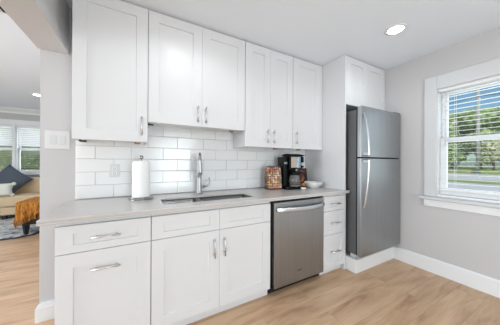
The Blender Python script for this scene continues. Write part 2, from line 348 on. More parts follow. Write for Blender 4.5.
for i, (xa, xb) in enumerate(LW):
    w = thing('window_%d' % (i+2), ['white double-hung window of the living room, left one', 'white double-hung window of the living room, nearest the grey wall end'][i], 'window'); w['kind'] = 'structure'
    obj('window_frame', B((xa, xa+.02, YW+.002, YW+.139, LZ0, LZ1), (xb-.02, xb, YW+.002, YW+.139, LZ0, LZ1), (xa+.02, xb-.02, YW+.002, YW+.139, LZ1-.02, LZ1), (xa+.02, xb-.02, YW+.002, YW+.139, LZ0, LZ0+.02)), 'trim', w)
    sash(w, 'upper_sash', 0, xa+.021, xb-.021, 1.48, LZ1-.021, YW+.10, YW+.132, st=.03)
    sash(w, 'lower_sash', 0, xa+.021, xb-.021, LZ0+.021, 1.52, YW+.065, YW+.097, st=.03)
    obj('window_casing', B((xa-.0155 if i else xa-.11, xa+.004, YW-.02, YW-.0005, LZ0, LZ1), (xb-.004, xb+(.11 if i else .015), YW-.02, YW-.0005, LZ0, LZ1),
                           (xa-.0155 if i else xa-.11, xb+(.11 if i else .015), YW-.02, YW-.0005, LZ1, LZ1+.11)), 'trim', w)
    obj('window_sill', B((xa-.0155 if i else xa-.11, xb+(.11 if i else .015), YW-.05, YW-.0005, LZ0-.035, LZ0-.001)), 'trim', w)
    bl = thing('window_blind', ['white slatted blind in the left living room window', 'white slatted blind in the living room window nearest the grey wall end'][i], 'window blind', group='living room blinds')
    obj('headrail', B((xa+.024, xb-.024, YW+.008, YW+.058, LZ1-.06, LZ1-.022)), 'blind', bl)
    bm = bmesh.new(); z = LZ1-.085
    while z > 1.55:
        prism(bm, [(YW+.014, z-.020), (YW+.017, z-.021), (YW+.052, z+.018), (YW+.049, z+.020)], 0, xa+.027, xb-.027); z -= .044
    while z > LZ0+.07:
        prism(bm, [(YW+.010, z-.001), (YW+.056, z-.001), (YW+.056, z+.0015), (YW+.010, z+.0015)], 0, xa+.027, xb-.027); z -= .044
    obj('slats', bm, 'sheer_blind', bl)
    obj('bottom_rail', B((xa+.027, xb-.027, YW+.012, YW+.054, LZ0+.026, LZ0+.045)), 'blind', bl)

# ------------------------------------------------------------------ recessed ceiling lamps
def ceiling_light(x, y, label, e=8):
    t = thing('recessed_ceiling_light', label, 'ceiling light', (x, y, ZC), 'recessed ceiling lights')
    bm = bmesh.new(); lathe(bm, [(.0615, -.001), (.064, -.006), (.084, -.004), (.088, -.0005), (.0615, -.0005)], (0, 0, 0), 40)
    obj('trim_ring', bm, 'trim', t, smooth=True)
    obj('lamp_lens', lathe(bmesh.new(), [(0, -.0035), (.061, -.0035), (.061, -.0008), (0, -.0008)], (0, 0, 0), 40), 'led', t)
    l = light('lamp_glow', 'SPOT', (0, 0, -.03), e, (.88, .96, 1), .06); l.data.spot_size = math.radians(165); l.data.spot_blend = .6; l.parent = t; l['kind'] = 'structure'
    return t
ceiling_light(2.08, 1.0, 'round recessed ceiling light in the kitchen, right of centre', 5.5)
ceiling_light(.355, 1.25, 'round recessed ceiling light in the kitchen in front of the wall cabinets over the sink')
ceiling_light(-1.645, 5.21, 'round recessed ceiling light in the living room', 12)
t = thing('ceiling_vent', 'slotted metal air vent in the living room ceiling beside the header', 'vent', (0, 0, 0))
obj('vent_frame', B((-1.16, -.93, 1.92, 1.945, ZC-.008, ZC-.001), (-1.16, -.93, 2.455, 2.48, ZC-.008, ZC-.001), (-1.16, -1.135, 1.945, 2.455, ZC-.008, ZC-.001), (-.955, -.93, 1.945, 2.455, ZC-.008, ZC-.001)), 'trim', t)
obj('duct_opening', B((-1.135, -.955, 1.945, 2.455, ZC-.003, ZC-.001)), 'gasket', t)
bm = bmesh.new()
for k in range(1, 5): box(bm, -1.135+k*.036-.002, -1.135+k*.036+.006, 1.945, 2.455, ZC-.0075, ZC-.0035)
obj('louvers', bm, 'trim', t)

# ------------------------------------------------------------------ wall cabinets
def wall_cabinet(label, x0, x1, z0, doors, z1=2.434, yf=YU, yb=YB-.001):
    t = thing('wall_cabinet', label, 'cabinet', group='white wall cabinets')
    th = .018
    obj('cabinet_box', B((x0, x0+th, yf+.02, yb, z0, ZC-.003), (x1-th, x1, yf+.02, yb, z0, ZC-.003), (x0+th, x1-th, yf+.02, yb, z0+.018, z0+.034), (x0+th, x1-th, yf+.02, yb, z1-.018, ZC-.003),
                         (x0+th, x1-th, yb-.008, yb, z0+.034, z1-.018), (x0+th, x1-th, yf+.021, yf+.039, z0, z0+.018)), 'cabinet', t)
    for (a, b, hx, hz) in doors:
        d = obj('door', shaker(a, b, z0, z1, yf, .079, .082), 'cabinet', t)
        if hx: pull(d, (hx, hz), .145, 'z', yf)
    return t
c1 = wall_cabinet('tall single-door white wall cabinet, leftmost, over the paper towel', -.405, .0635, 1.368, [(-.405, .0635, .022, 1.49)])
c2 = wall_cabinet('short two-door white wall cabinet above the sink', .066, .940, 1.530, [(.066, .502, .462, 1.635), (.502, .940, .536, 1.635)])
c3 = wall_cabinet('two-door white wall cabinet right of the short sink cabinet', .944, 1.562, 1.372, [(.944, 1.250, 1.211, 1.488), (1.250, 1.562, 1.290, 1.488)])
c4 = wall_cabinet('single-door white wall cabinet over the coffee maker', 1.566, 2.046, 1.372, [(1.566, 2.006, 1.606, 1.495)])
obj('filler_strip', B((2.008, 2.047, YU+.004, YU+.021, 1.373, 2.436)), 'cabinet', c4)
for par, pts in ((c1, ((-.358, 1.356), (-.008, 1.356))), (c2, ((.09, 1.518), (.828, 1.518))), (c3, ((1.37, 1.36),)), (c4, ((1.724, 1.36),))):
    for k, (x, z) in enumerate(pts):
        obj('mounting_clip', B((x-.020, x+.020, 1.892, 1.912, z, z+.011), (x-.024, x-.012, 1.892, 1.912, z+.006, z+.0145)), 'copper' if k or par in (c3, c4) else 'clip', par)
for par, xa, xb, z in ((c1, -.33, -.03, 1.374), (c2, .13, .80, 1.537)):
    obj('light_bar', B((xa, xb, 1.885, 1.918, z, z+.012)), 'plate', par, bevel=.003)
# cabinet above the fridge
c5 = thing('wall_cabinet', 'two-door white cabinet above the refrigerator', 'cabinet', group='white wall cabinets')
obj('cabinet_box', B((2.071, XR-.002, 1.52, YB-.001, 1.88, 2.443)), 'cabinet', c5)
obj('door', shaker(2.073, 2.456, 1.88, 2.436, 1.50, .072), 'cabinet', c5)
obj('door', shaker(2.456, 2.842, 1.88, 2.436, 1.50, .072), 'cabinet', c5)
obj('filler_strip', B((2.843, XR-.003, 1.503, 1.519, 1.88, 2.440)), 'cabinet', c5)
tag(obj('end_panel', B((2.0505, 2.0685, 1.498, YB-.001, .001, 2.443)), 'cabinet', bevel=.0015), 'tall white panel between the worktop and the refrigerator', 'panel')

# ------------------------------------------------------------------ base cabinets
def base_box(t, x0, x1):
    obj('cabinet_box', B((x0, x0+.018, YF+.021, YB-.018, .085, .868), (x1-.018, x1, YF+.021, YB-.018, .085, .868), (x0+.018, x1-.018, YF+.021, YB-.018, .085, .103),
                         (x0+.018, x1-.018, YB-.03, YB-.018, .103, .868), (x0+.018, x1-.018, YF+.021, YF+.04, .844, .868)), 'cabinet', t)
    obj('toe_kick', B((x0, x1, 1.548, 1.566, .001, .084)), 'cabinet', t)
t = thing('base_cabinet', 'white base cabinet with drawer over a pull-out door, leftmost under the worktop', 'cabinet', group='white base cabinets'); base_box(t, -.404, .0745)
d = obj('drawer', shaker(-.404, .0745, .686, .844, YF, .078, .044), 'cabinet', t); pull(d, (-.167, .767), .145, 'x', YF)
d = obj('door', shaker(-.404, .0745, .07, .684, YF, .078, .080), 'cabinet', t); pull(d, (-.167, .579), .145, 'x', YF)
t = thing('base_cabinet', 'white two-door base cabinet under the sink', 'cabinet', group='white base cabinets'); base_box(t, .0765, 1.038)
for a, b, hx in ((.0775, .556, .513), (.556, 1.036, .595)):
    obj('false_drawer_front', shaker(a, b, .686, .844, YF, .075, .044), 'cabinet', t)
    d = obj('door', shaker(a, b, .08, .684, YF, .078, .080), 'cabinet', t); pull(d, (hx, .556), .145, 'z', YF)
t = thing('base_cabinet', 'narrow white three-drawer base cabinet between dishwasher and refrigerator', 'cabinet', group='white base cabinets'); base_box(t, 1.708, 2.049)
for z0, z1, r in ((.688, .846, .04), (.433, .686, .05), (.067, .431, .055)):
    d = obj('drawer', shaker(1.711, 2.0495, z0, z1, YF, .05, r), 'cabinet', t); pull(d, (1.885, (z0+z1)/2), .15, 'x', YF)

# ------------------------------------------------------------------ worktop with cut-out, sink, faucet
def rrect(x0, x1, y0, y1, r, n=6):
    out = []
    for cx, cy, a in ((x1-r, y1-r, 0), (x0+r, y1-r, 90), (x0+r, y0+r, 180), (x1-r, y0+r, 270)):
        for k in range(n+1):
            t_ = math.radians(a+90*k/n); out.append((cx+r*math.cos(t_), cy+r*math.sin(t_)))
    return out
SX0, SX1, SY0, SY1 = .162, .940, 1.590, 1.865
outer = [(-.467, 1.462), (2.09, 1.462), (2.104, 1.468), (2.108, 1.480), (2.104, 1.492), (2.094, 1.496), (2.0495, 1.496), (2.0495, YB-.0135), (-.43, YB-.0135), (-.452, 2.09), (-.463, 2.03), (-.467, 1.95)]
inner = rrect(SX0, SX1, SY0, SY1, .03)
bm = bmesh.new(); ed = []
for loop in (outer, inner):
    v = [bm.verts.new((p[0], p[1], .9)) for p in loop]
    ed += [bm.edges.new((v[i], v[(i+1) % len(v)])) for i in range(len(v))]
bmesh.ops.triangle_fill(bm, use_beauty=True, use_dissolve=False, edges=ed)
r = bmesh.ops.extrude_face_region(bm, geom=list(bm.faces))
bmesh.ops.translate(bm, vec=(0, 0, -.016), verts=[g for g in r['geom'] if isinstance(g, bmesh.types.BMVert)])
box(bm, -.467, 2.098, 1.462, 1.494, .87, .8838); box(bm, -.467, -.437, 1.4945, 1.99, .87, .8838)
ct = obj('worktop', bm, 'quartz'); tag(ct, 'pale speckled quartz worktop with a sink cut-out', 'worktop')
bv = ct.modifiers.new('bevel', 'BEVEL'); bv.width = .003; bv.segments = 2; bv.limit_method = 'ANGLE'; bv.angle_limit = .9

t = thing('kitchen_sink', 'undermount stainless steel double-bowl sink in the worktop', 'sink')
def basin(x0, x1, y0, y1, z1, dep):
    bm = bmesh.new(); rr = .035
    L = [(0, z1), (.0, z1-dep+.03), (.01, z1-dep+.008), (.03, z1-dep)]
    rings = [[bm.verts.new((p[0], p[1], z)) for p in rrect(x0+o, x1-o, y0+o, y1-o, rr)] for o, z in L]
    rings.insert(0, [bm.verts.new((p[0], p[1], z1)) for p in rrect(x0-.012, x1+.012, y0-.012, y1+.012, rr)])
    for a, b in zip(rings, rings[1:]):
        n = len(a)
        for i in range(n): bm.faces.new((a[i], a[(i+1) % n], b[(i+1) % n], b[i]))
    bm.faces.new(rings[-1]); o = obj('basin', bm, 'sink', t, smooth=True)
    s = o.modifiers.new('s', 'SOLIDIFY'); s.thickness = .0015
    obj('drain', lathe(bmesh.new(), [(0, .001), (.03, .001), (.042, .004), (.045, .0015), (.045, .0005), (0, .0005)], ((x0+x1)/2, (y0+y1)/2+.03, z1-dep+.001), 24), 'chrome', t, smooth=True)
basin(SX0-.004, .452, SY0-.004, SY1+.004, .8825, .17)
basin(.478, SX1+.004, SY0-.004, SY1+.004, .8825, .19)

t = thing('kitchen_faucet', 'brushed nickel pull-down faucet behind the sink', 'faucet', (0, 0, 0))
FX, FY = .533, 2.02
obj('faucet_base', lathe(bmesh.new(), [(0, 0), (.029, 0), (.030, .006), (.026, .014), (.0235, .06), (.0225, .15), (.0155, .19), (0, .19)], (FX, FY, .9005), 28), 'faucet', t, smooth=True)
DXF, DYF = -.02, -.105          # reach of the arc towards the basin
pts = [(FX, FY, 1.02), (FX, FY, 1.21)]
for k in range(1, 13):
    a = PI*k/12; q = (1-math.cos(a))/2; pts.append((FX+DXF*q, FY+DYF*q, 1.21+.082*math.sin(a)))
pts += [(FX+DXF, FY+DYF, 1.20)]
obj('spout', tube(bmesh.new(), pts, .0125, 14), 'faucet', t, smooth=True)
obj('spray_head', lathe(bmesh.new(), [(0, 0), (.017, 0), (.0215, .003), (.021, .03), (.018, .085), (.0145, .13), (.013, .15), (0, .15)], (FX+DXF, FY+DYF, 1.092), 24), 'faucet', t, smooth=True)
obj('spray_nozzle', lathe(bmesh.new(), [(0, 0), (.017, 0), (.017, .008), (0, .008)], (FX+DXF, FY+DYF, 1.084), 20), 'faucet', t, smooth=True)
bm = bmesh.new(); tube(bm, [(FX+.01, FY, .965), (FX+.055, FY, .965)], .0125, 14)
tube(bm, [(FX+.048, FY, .965), (FX+.082, FY, .968), (FX+.100, FY, .985), (FX+.105, FY, 1.01), (FX+.102, FY, 1.055)], [.011, .0105, .0095, .0085, .007], 10)
obj('lever_handle', bm, 'faucet', t, smooth=True)

# ------------------------------------------------------------------ dishwasher
t = thing('dishwasher', 'stainless steel built-in dishwasher with curved bar handle', 'dishwasher')
DX0, DX1 = 1.064, 1.703
obj('tub_box', B((1.042, 1.705, 1.53, YB-.03, .10, .862)), 'gasket', t)
obj('door', B((DX0+.006, DX1, 1.487, 1.526, .068, .846)), 'steel', t, bevel=.005)
obj('control_edge', B((1.044, DX1, 1.497, 1.529, .852, .867)), 'gasket', t)  # black strip stands in for the shade in the gap under the worktop
obj('toe_kick', B((1.042, 1.706, 1.555, 1.575, .001, .10)), 'gasket', t)
obj('corner_bracket', B((1.040, 1.064, 1.494, 1.529, .062, .085)), 'gasket', t)
# wide flat bowed handle
bm = bmesh.new(); n = 16; rows = []
for k in range(n+1):
    u = k/n; x = DX0+.022+u*(DX1-DX0-.035); bow = math.sin(PI*u)**.6; y = 1.468-.040*bow; h = .021; zc = .783-.006*bow
    rows.append([bm.verts.new(p) for p in ((x, y, zc-h), (x, y-.004, zc-h*.6), (x, y-.005, zc), (x, y-.003, zc+h*.7), (x, y+.004, zc+h), (x, y+.011, zc+h*.5), (x, y+.011, zc-h*.6))])
for a, b in zip(rows, rows[1:]):
    for i in range(7): bm.faces.new((a[i], a[(i+1) % 7], b[(i+1) % 7], b[i]))
bm.faces.new(rows[0]); bm.faces.new(rows[-1][::-1])
box(bm, DX0+.022, DX0+.05, 1.47, 1.487, .767, .800); box(bm, DX1-.042, DX1-.014, 1.47, 1.487, .767, .800)
M['handle_steel'] = mat('handle_steel', (.66, .68, .71, 1), .3, 1)
obj('handle', bm, 'handle_steel', t, smooth=False, bevel=.002)
# small faint maker's mark: a ring swoosh with a short line of strokes
bm = bmesh.new()
pt = [(1.372+.026*math.cos(a)-.0, 1.4862, .178+.011*math.sin(a)+.006*math.cos(a)) for a in [math.radians(v) for v in range(150, 395, 20)]]
tube(bm, pt, .0009, 5)
for k in range(7): box(bm, 1.350+k*.0065, 1.354+k*.0065, 1.4862, 1.4869, .172, .172+(.010 if k in (0, 2, 4) else .0065))
obj('maker_mark', bm, mat('badge_grey', srgb(70, 72, 76), .4, .5), t)
bm = bmesh.new()
for k in range(5): box(bm, 1.135+k*.011, 1.141+k*.011, 1.4862, 1.4868, .823, .828)
obj('control_mark', bm, mat('mark_grey', srgb(110, 112, 114), .4, .5), t)

# ------------------------------------------------------------------ refrigerator
t = thing('refrigerator', 'tall stainless steel top-freezer refrigerator on the white platform', 'refrigerator')
FX0, FX1, FYF = 2.05, 2.848, 1.305
obj('body', B((2.113, 2.842, 1.372, 2.08, .19, 1.80)), 'steel_dark', t, bevel=.004)
obj('gasket', B((2.066, 2.838, 1.347, 1.3715, .215, 1.79)), 'gasket', t)
def fdoor(z0, z1):
    bm = bmesh.new(); n = 14; w_ = FX1-FX0
    prof = [(FX0, FYF+.044), (FX0, FYF+.008), (FX0+.003, FYF+.003), (FX0+.008, FYF+.001)]
    for k in range(1, n): u = k/n; prof.append((FX0+w_*u, FYF-.0035*math.sin(PI*u)))
    prof += [(FX1-.008, FYF+.001), (FX1-.002, FYF+.004), (FX1, FYF+.010), (FX1, FYF+.044)]
    prism(bm, prof, 2, z0, z1); return bm
d1 = obj('freezer_door', fdoor(1.274, 1.815), 'steel', t, bevel=.0015)
d2 = obj('fresh_food_door', fdoor(.212, 1.258), 'steel', t, bevel=.0015)
obj('divider', B((2.075, 2.835, 1.322, 1.346, 1.2585, 1.2735)), 'gasket', t)
def fhandle(par, zs, ze):
    bm = bmesh.new(); n = 14; rows = []; hx = 2.092
    for k in range(n+1):
        u = k/n; z = zs+(ze-zs)*u; e = math.sin(PI*.5*min(1, u*1.0))**1.0
        y = FYF-.004-.056*e**.8; hw = .009+.005*u
        rows.append([bm.verts.new(p) for p in ((hx-hw, y+.002, z), (hx-hw*.5, y-.006, z), (hx+hw*.5, y-.006, z), (hx+hw, y+.002, z), (hx+hw*.6, y+.007, z), (hx-hw*.6, y+.007, z))])
    for a, b in zip(rows, rows[1:]):
        for i in range(6): bm.faces.new((a[i], a[(i+1) % 6], b[(i+1) % 6], b[i]))
    bm.faces.new(rows[0]); bm.faces.new(rows[-1][::-1])
    s = 1 if ze > zs else -1
    zz = sorted((ze-s*.028, ze-s*.002)); box(bm, hx-.012, hx+.012, FYF-.058, FYF+.001, *zz)
    zz = sorted((zs, zs+s*.02)); box(bm, hx-.008, hx+.008, FYF-.006, FYF+.001, *zz)
    h = obj('handle', bm, 'handle_steel', par, smooth=True)
    h.modifiers.new('e', 'EDGE_SPLIT').split_angle = 1.0
    obj('handle_bracket', B((hx-.013, hx+.013, FYF-.061, FYF, (ze-.001 if s > 0 else ze-.009), (ze+.009 if s > 0 else ze+.001))), 'steel_dark', par)
fhandle(d1, 1.745, 1.290)
fhandle(d2, .735, 1.242)
obj('hinge_cover', B((2.70, 2.835, 1.31, 1.40, 1.8155, 1.828)), 'steel_dark', t, bevel=.004)
obj('hinge', B((2.10, 2.112, 1.335, 1.36, 1.2595, 1.2725)), 'nickel', t)
for x in (2.125, 2.79):
    f = obj('roller_foot', B((x, x+.035, 1.40, 1.48, .151, .19)), 'plate', t, bevel=.004)
obj('lower_hinge', B((2.070, 2.105, 1.325, 1.385, .185, .210)), 'nickel', t)
obj('toe_grille', B((2.12, 2.80, 1.392, 1.41, .155, .189)), 'steel_dark', t)

# ------------------------------------------------------------------ wall switch, outlet
t = thing('light_switch', 'white double rocker light switch plate on the grey wall end', 'light switch')
obj('wall_plate', B((-.632, -.484, YB-.007, YB-.0005, 1.308, 1.452)), 'plate', t, bevel=.003)
for x in (-.602, -.548): obj('rocker', B((x, x+.038, YB-.010, YB-.0068, 1.345, 1.415)), 'casing', t, bevel=.002)
t = thing('wall_outlet', 'white socket outlet in the tiles left of the paper towel', 'outlet')
obj('wall_plate', B((-.217, -.147, YB-.019, YB-.013, 1.078, 1.190)), 'plate', t, bevel=.003)
for z in (1.098, 1.140):
    s = obj('socket', B((-.199, -.165, YB-.0205, YB-.0188, z, z+.028)), 'trim', t, bevel=.002)
    obj('slots', B((-.192, -.189, YB-.0212, YB-.0203, z+.010, z+.022), (-.176, -.173, YB-.0212, YB-.0203, z+.010, z+.022), (-.185, -.180, YB-.0212, YB-.0203, z+.003, z+.008)), 'gasket', s)

# ------------------------------------------------------------------ paper towel
PX, PY = .020, 1.93
t = thing('paper_towel_holder', 'chrome paper towel stand on the worktop left of the sink', 'paper towel holder', (PX, PY, .9005))
obj('base', lathe(bmesh.new(), [(0, 0), (.091, 0), (.093, .004), (.089, .008), (.06, .010), (0, .011)], (0, 0, 0), 40), 'chrome', t, smooth=True)
bm = bmesh.new(); ring = [(.089*math.cos(a), .089*math.sin(a), .021) for a in [2*PI*k/36 for k in range(37)]]
tube(bm, ring, .004, 8, cap=False)
for k in range(8):
    a = 2*PI*k/8; tube(bm, [(.089*math.cos(a), .089*math.sin(a), .008), (.089*math.cos(a), .089*math.sin(a), .021)], .003, 6)
obj('gallery_rail', bm, 'chrome', t, smooth=True)
obj('post', lathe(bmesh.new(), [(0, .008), (.006, .008), (.006, .325), (.0045, .333), (.016, .337), (.018, .352), (.012, .362), (0, .365)], (0, 0, 0), 20), 'chrome', t, smooth=True)
pr = obj('paper_towel_roll', lathe(bmesh.new(), [(.0215, .012), (.062, .012), (.0655, .018), (.0665, .03), (.0665, .285), (.0645, .302), (.059, .313), (.050, .317), (.0215, .317), (.0215, .012)], (PX, PY, .9005), 40), 'paper', smooth=True)
tag(pr, 'full white paper towel roll standing on the chrome holder', 'paper towels')

# ------------------------------------------------------------------ toaster in a printed cover
t = thing('toaster', 'toaster in a colourful flower-print cover beside the coffee maker', 'toaster', (1.385, 1.955, .9005))
t.rotation_euler = (0, 0, math.radians(-12))
bm = bmesh.new()
rings = []
for z, sx, sy in ((.006, .084, .07), (.02, .088, .074), (.13, .086, .072), (.235, .080, .066), (.256, .073, .058), (.262, .06, .045)):
    rings.append([bm.verts.new((p[0], p[1], z)) for p in rrect(-sx, sx, -sy, sy, .03)])
for a, b in zip(rings, rings[1:]):
    n = len(a)
    for i in range(n): bm.faces.new((a[i], a[(i+1) % n], b[(i+1) % n], b[i]))
bm.faces.new(rings[0][::-1]); bm.faces.new(rings[-1])
obj('printed_cover', bm, 'print', t, smooth=True)
bm = bmesh.new(); rings = []
for z, g in ((.254, .006), (.264, .0), (.269, -.006), (.272, -.02)):
    rings.append([bm.verts.new((p[0], p[1], z)) for p in rrect(-.066-g, .066+g, -.05-g, .05+g, .02)])
for a, b in zip(rings, rings[1:]):
    n = len(a)
    for i in range(n): bm.faces.new((a[i], a[(i+1) % n], b[(i+1) % n], b[i]))
bm.faces.new(rings[0][::-1]); bm.faces.new(rings[-1])
obj('top', bm, mat('dark_grey_top', srgb(84, 82, 80), .5), t, smooth=True)
bm = bmesh.new()
rr = [[bm.verts.new((p[0], p[1], z)) for p in rrect(-.089, .089, -.075, .075, .03)] for z in (0, .018)]
n = len(rr[0])
for i in range(n): bm.faces.new((rr[0][i], rr[0][(i+1) % n], rr[1][(i+1) % n], rr[1][i]))
bm.faces.new(rr[0][::-1]); bm.faces.new(rr[1]); obj('base', bm, mat('brown_hem', srgb(92, 56, 40), .6), t)

# ------------------------------------------------------------------ coffee maker
t = thing('coffee_maker', 'black drip coffee maker with glass carafe beside the printed toaster cover', 'coffee maker', (1.606, 1.92, .9005)); t.scale = (1.10, 1.08, 1.12)
t.rotation_euler = (0, 0, math.radians(-8))
def rbox(x0, x1, y0, y1, z0, z1, r): 
    bm = bmesh.new(); a = [bm.verts.new((p[0], p[1], z0)) for p in rrect(x0, x1, y0, y1, r)]; b = [bm.verts.new((p[0], p[1], z1)) for p in rrect(x0, x1, y0, y1, r)]
    n = len(a)
    for i in range(n): bm.faces.new((a[i], a[(i+1) % n], b[(i+1) % n], b[i]))
    bm.faces.new(a[::-1]); bm.faces.new(b); return bm
obj('base', rbox(-.108, .115, -.12, .09, 0, .03, .02), 'black', t, bevel=.004)
obj('water_tank', rbox(-.108, -.055, -.05, .09, .031, .335, .012), 'black', t, bevel=.004)
obj('rear_column', rbox(-.054, .10, .03, .09, .031, .21, .01), 'black', t, bevel=.003)
hd = obj('brew_head', rbox(-.05, .115, -.09, .09, .211, .345, .03), 'black', t, bevel=.006)
obj('lid', prism(bmesh.new(), [(-.095, .346), (.085, .346), (.085, .366), (.0, .372), (-.10, .356)], 0, -.05, .125), 'black', t, bevel=.004)
obj('front_panel', rbox(-.04, .035, -.096, -.0905, .225, .335, .002), mat('warm_steel_panel', (.55, .46, .40, 1), .35, .8), t)
M['blue_chrome'] = mat('blue_tinted_steel', (.32, .46, .58, 1), .2, .9)
obj('side_panel', rbox(.037, .075, -.099, -.0905, .222, .338, .004), 'blue_chrome', t)
obj('control_panel', rbox(.076, .114, -.097, -.0905, .225, .338, .004), 'black', t)
bm = bmesh.new(); tube(bm, [(.093, -.0975, .262), (.093, -.109, .262)], .017, 20); obj('control_knob', bm, 'nickel', t, smooth=False)
obj('display', B((-.100, -.064, -.0525, -.0505, .262, .282)), mat('grey_display', srgb(150, 152, 156), .3), t)
obj('warming_plate', lathe(bmesh.new(), [(0, 0), (.062, 0), (.064, .006), (0, .006)], (.03, -.045, .030), 28), 'nickel', t, smooth=True)
# carafe: glass body, black collar, lid and handle
M['carafe_glass'] = mat('carafe_glass', (.25, .23, .22, 1), .04, Alpha=.38, Specular_IOR_Level=.35)
ca = obj('carafe', lathe(bmesh.new(), [(0, 0), (.052, 0), (.06, .012), (.064, .05), (.056, .09), (.046, .112), (.044, .112), (.054, .088), (.061, .05), (.057, .014), (0, .004)], (.03, -.05, .0375), 32), 'carafe_glass', t, smooth=True)
obj('coffee', lathe(bmesh.new(), [(0, .005), (.054, .008), (.060, .032), (0, .032)], (.03, -.05, .0375), 28), mat('coffee', srgb(60, 30, 16), .1), ca, smooth=True)
obj('collar', lathe(bmesh.new(), [(.047, .108), (.050, .112), (.050, .135), (.03, .150), (0, .152), (0, .108)], (.03, -.05, .0375), 28), 'black', ca, smooth=True)
obj('carafe_handle', tube(bmesh.new(), [(.07, -.08, .165), (.095, -.10, .17), (.115, -.115, .155), (.118, -.118, .11), (.105, -.108, .075), (.083, -.09, .062)], .008, 8, flat=1.4), 'black', ca, smooth=True)

# small things right of the coffee maker
t = thing('picture_frame', 'small dark wooden frame leaning behind the coffee maker', 'picture frame', (1.95, 2.04, .9005))
t.rotation_euler = (math.radians(-9), 0, math.radians(-8))
M['dark_wood'] = mat('dark_brown_wood', srgb(66, 30, 24), .5)
obj('frame', B((-.06, .06, -.009, .009, 0, .02), (-.06, .06, -.009, .009, .212, .236), (-.06, -.038, -.009, .009, .02, .212), (.038, .06, -.009, .009, .02, .212)), 'dark_wood', t, bevel=.002)
obj('picture', B((-.038, .038, -.002, .006, .02, .212)), mat('muted_print', srgb(150, 92, 72), .6, var=(16, srgb(60, 34, 30), .42, .58)), t)
bm = bmesh.new(); lathe(bm, [(0, 0), (.018, .001), (.032, .012), (.038, .034), (.034, .056), (.022, .072), (.012, .09), (.006, .104), (0, .106)], (1.788, 1.90, .9005), 24)
o = obj('butternut_gourd', bm, mat('orange_skin', srgb(196, 124, 58), .4, var=(18, srgb(150, 84, 40), .45, .7)), smooth=True)
tag(o, 'small orange-brown gourd between the coffee maker and white bowl', 'gourd')
bm = bmesh.new()
lathe(bm, [(0, 0), (.066, 0), (.070, .006), (.09, .026), (.116, .052), (.128, .070), (.123, .071), (.110, .052), (.084, .030), (.05, .014), (0, .010)], (0, 0, 0), 8, PI/8)
o = obj('serving_bowl', bm, 'bowl', bevel=.004); o.location = (1.905, 1.84, .9005)
tag(o, 'white faceted serving bowl beside the tall panel', 'bowl')
o = thing('salt_dish', 'small white dish in front of the coffee maker', 'dish', (1.66, 1.745, .9005))
obj('dish', lathe(bmesh.new(), [(0, 0), (.018, 0), (.03, .014), (.033, .024), (.030, .024), (.024, .012), (0, .006)], (0, 0, 0), 24), 'bowl', o, smooth=True)

# ------------------------------------------------------------------ living room
rug = thing('area_rug', 'distressed blue-grey patterned rug with a dark border', 'rug')
prism(b_ := bmesh.new(), [(-4.3, 4.54), (-1.66, 4.54), (-1.50, 4.62), (-1.05, 5.9), (-1.05, 6.6), (-4.3, 6.6)], 2, .001, .010)
obj('border', b_, mat('charcoal_border', srgb(46, 48, 54), .95), rug)
obj('pile', prism(bmesh.new(), [(-4.24, 4.60), (-1.68, 4.60), (-1.55, 4.66), (-1.11, 5.92), (-1.11, 6.54), (-4.24, 6.54)], 2, .0105, .013), 'rug', rug)

def puff(name, loc, size, rot, m, parent=None, tass=False, sub=3):
    bm = bmesh.new(); n = 12; w_, h, d = size
    for s in (1, -1):
        g = [[None]*(n+1) for _ in range(n+1)]
        for i in range(n+1):
            for j in range(n+1):
                u, v = i/n*2-1, j/n*2-1; t_ = (1-u**4)*(1-v**4); pin = 1-.07*(1-abs(u*v))*max(abs(u), abs(v))**3
                g[i][j] = bm.verts.new((u*w_/2*pin, s*(d/2*max(t_, 0)**.45+.004), v*h/2*pin))
        for i in range(n):
            for j in range(n): bm.faces.new((g[i][j], g[i+1][j], g[i+1][j+1], g[i][j+1]))
    bmesh.ops.remove_doubles(bm, verts=bm.verts, dist=.009)
    o = obj(name, bm, m, parent, smooth=True); o.location = loc; o.rotation_euler = rot
    return o
so = thing('sofa', 'beige upholstered sofa below the living room windows', 'sofa')
obj('base', B((-4.0, -.95, 6.03, 6.66, .10, .27)), 'sofa', so, bevel=.03, seg=3)
obj('backrest', B((-4.0, -.95, 6.46, 6.70, .27, .84)), 'sofa', so, bevel=.06, seg=4)
for a, b in ((-3.98, -2.48), (-2.47, -.97)):
    obj('seat_cushion', B((a, b, 6.0, 6.455, .275, .50)), 'sofa', so, bevel=.05, seg=4)
for x in (-3.9, -2.45, -1.1): obj('leg', B((x, x+.06, 6.08, 6.14, .014, .10)), 'black_wood', so)
o = puff('throw_pillow', (-2.41, 6.27, .805), (.50, .50, .13), (math.radians(-27), math.radians(41), 0), 'blue_cushion')
tag(o, 'slate blue square pillow turned on its corner on the sofa', 'pillow')
o = puff('throw_pillow', (-2.62, 6.02, .632), (.72, .26, .13), (math.radians(-14), math.radians(0), math.radians(3)), 'white_cushion')
tag(o, 'cream tufted lumbar pillow in front of the blue pillow', 'pillow')
for sz in (-.115, .115):
    for sx in (.35, -.35):
        bm = bmesh.new(); bmesh.ops.create_icosphere(bm, subdivisions=2, radius=.035, matrix=Matrix.Translation((sx, 0, sz)))
        obj('tassel', bm, 'white_cushion', o, smooth=True)

be = thing('bench', 'low beige bench with black legs under the rust throw', 'bench')
obj('seat_pad', B((-1.68, -.98, 4.63, 5.25, .43, .56)), 'sofa', be, bevel=.04, seg=3)
obj('apron', B((-1.66, -1.00, 4.66, 5.23, .17, .43)), 'black_wood', be, bevel=.006)
for x, y in ((-1.65, 4.66), (-1.07, 4.66), (-1.65, 5.16), (-1.07, 5.16)):
    bm = bmesh.new(); tube(bm, [(x+.035, y+.035, .17), (x+.035, y+.035, .014)], [.048, .030], 4); obj('leg', bm, 'black_wood', be)
